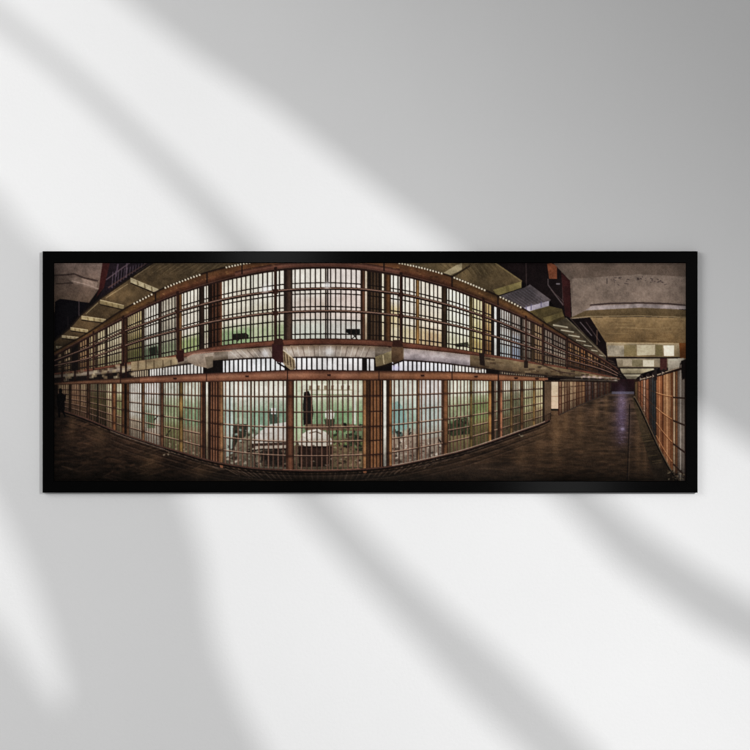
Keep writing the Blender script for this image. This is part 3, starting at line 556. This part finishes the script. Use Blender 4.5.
# ---- whole picture: darker towards its two ends and bottom edge, as printed; fine grain; slight softness
vg = np.clip((XS-54)/34, 0, 1)**.6*.38+.62; vg = vg*(np.clip((686-XS)/22, 0, 1)**.6*.18+.82)
A *= vg[None, :, None]
A *= (np.clip((481-YS)/14, 0, 1)*.4+.6)[:, None, None]; A *= (np.clip((YS-263)/3, 0, 1)*.2+.8)[:, None, None]
A *= (1+(G1[..., None]-.5)*.18+(noise(632, 218, 11)[..., None]-.5)*.10)
A += (R.rand(NY//4+1, NX//4+1, 1).repeat(4, 0).repeat(4, 1)[:NY, :NX]-.5)*9
def blur(a, ax, r):
    k = np.exp(-.5*(np.arange(-3*r, 3*r+1)/r)**2); k /= k.sum(); o = np.zeros_like(a)
    for i, w in zip(range(-3*r, 3*r+1), k): o += np.roll(a, i, ax)*w
    return o
A = np.clip(A, 0, 246)/255.0
A = blur(blur(A, 0, 1), 1, 1)
lum = A.mean(-1, keepdims=True); A = lum+(A-lum)*.84
A = A+.10*(A-blur(blur(A, 0, 5), 1, 5))+.12*(lum-blur(blur(lum, 0, 22), 1, 22))
A = np.clip(A, 0, 1); A = A+.30*((3-2*A)*A*A-A); A = np.where(A > .66, .70+(A-.70)*.74, A)
A = A.reshape(NY//2, 2, NX//2, 2, 3).mean((1, 3))
LIN = np.where(A <= .04045, A/12.92, ((A+.055)/1.055)**2.4).astype(np.float32)

# ================================================================== framed print
DEPTH = 0.016
KS = (4-DEPTH)/4                   # front of the frame stands nearer the camera than the wall
def WF(px, py): x, z = W(px, py); return x*KS, z*KS
root = bpy.data.objects.new('framed_print', None); COL.objects.link(root); root.location = (0, 0, 0)
root['label'] = 'wide panoramic print of a barred cell block in a thin black frame on white wall'
root['category'] = 'framed print'

m_pr, nt, b = material('printed_ink')
ca = nt.nodes.new('ShaderNodeVertexColor'); ca.layer_name = 'ink'
nt.links.new(ca.outputs['Color'], b.inputs['Base Color'])
b.inputs['Roughness'].default_value = 0.75; b.inputs['Specular IOR Level'].default_value = 0.04
H_, W2, _ = LIN.shape
x0, z0 = WF(X0, Y0); x1, z1 = WF(X1, Y1)
gx = np.linspace(x0, x1, W2); gz = np.linspace(z0, z1, H_)
co = np.zeros((H_*W2, 3), np.float32); yy = -0.0132
co[:, 0] = np.tile(gx, H_); co[:, 1] = yy; co[:, 2] = np.repeat(gz, W2)
ii = np.arange(H_*W2).reshape(H_, W2)
q = np.stack([ii[:-1, :-1], ii[1:, :-1], ii[1:, 1:], ii[:-1, 1:]], -1).reshape(-1, 4)
me = bpy.data.meshes.new('print'); me.vertices.add(len(co)); me.vertices.foreach_set('co', co.ravel())
me.loops.add(q.size); me.loops.foreach_set('vertex_index', q.ravel().astype(np.int32))
me.polygons.add(len(q)); me.polygons.foreach_set('loop_start', np.arange(0, q.size, 4, dtype=np.int32))
me.update(calc_edges=True)
at = me.color_attributes.new('ink', 'FLOAT_COLOR', 'POINT')
cv = np.ones((H_*W2, 4), np.float32); cv[:, :3] = LIN.reshape(-1, 3); at.data.foreach_set('color', cv.ravel())
me.materials.append(m_pr)
pr = link(bpy.data.objects.new('print', me), root)
pr['label'] = 'dim brown and green panorama of two tiers of barred cells beside a long aisle'

m_bk, nt, b = material('backing_board'); b.inputs['Base Color'].default_value = (0.05, 0.045, 0.04, 1); b.inputs['Roughness'].default_value = .9
bm = bmesh.new(); box(bm, x0+.002, x1-.002, -0.0120, -0.003, z1+.002, z0-.002); obj('backing_board', bm, m_bk, root)

m_fr, nt, b = material('black_lacquered_wood')
b.inputs['Roughness'].default_value = 0.13; b.inputs['Specular IOR Level'].default_value = 0.06
tc = nt.nodes.new('ShaderNodeTexCoord'); n = nt.nodes.new('ShaderNodeTexNoise'); n.inputs['Scale'].default_value = 60; n.inputs['Detail'].default_value = 6
mr = nt.nodes.new('ShaderNodeMapRange'); mr.inputs['To Min'].default_value = .0006; mr.inputs['To Max'].default_value = .0014
nt.links.new(tc.outputs['Object'], n.inputs['Vector']); nt.links.new(n.outputs['Fac'], mr.inputs['Value'])
cc = nt.nodes.new('ShaderNodeCombineColor')
for k in range(3): nt.links.new(mr.outputs['Result'], cc.inputs[k])
nt.links.new(cc.outputs['Color'], b.inputs['Base Color'])
fo = [WF(42.4,251.2), WF(697.8,251.2), WF(697.8,492.8), WF(42.4,492.8)]
fi = [WF(54,263), WF(686,263), WF(686,481), WF(54,481)]
frame = bpy.data.objects.new('frame', None); link(frame, root)
BV = 0.0016
for k in range(4):                 # four mitred rails with eased edges
    a_, b_ = k, (k+1) % 4
    O0, O1, I0, I1 = (Vector((p[0], 0, p[1])) for p in (fo[a_], fo[b_], fi[a_], fi[b_]))
    d = (O1-O0).normalized(); nrm = (I0-O0) - d*((I0-O0).dot(d)); wdt = nrm.length; nrm.normalize()
    prof = [(0, -.0005), (0, -DEPTH+BV), (BV*.35, -DEPTH+BV*.3), (BV, -DEPTH), (wdt-BV*.8, -DEPTH), (wdt-.0002, -DEPTH+BV*.8), (wdt, -.0130), (wdt, -.0005)]
    bm = bmesh.new(); L0 = []; L1 = []
    for s, y in prof:
        t = s/wdt
        p0 = O0+(I0-O0)*t; p1 = O1+(I1-O1)*t; e = d*0.0002
        L0.append(bm.verts.new((p0.x+e.x, y, p0.z+e.z))); L1.append(bm.verts.new((p1.x-e.x, y, p1.z-e.z)))
    for i in range(len(prof)):
        j = (i+1) % len(prof); bm.faces.new([L0[i], L0[j], L1[j], L1[i]])
    bm.faces.new(L0[::-1]); bm.faces.new(L1)
    bmesh.ops.recalc_face_normals(bm, faces=bm.faces)
    obj('rail', bm, m_fr, frame)
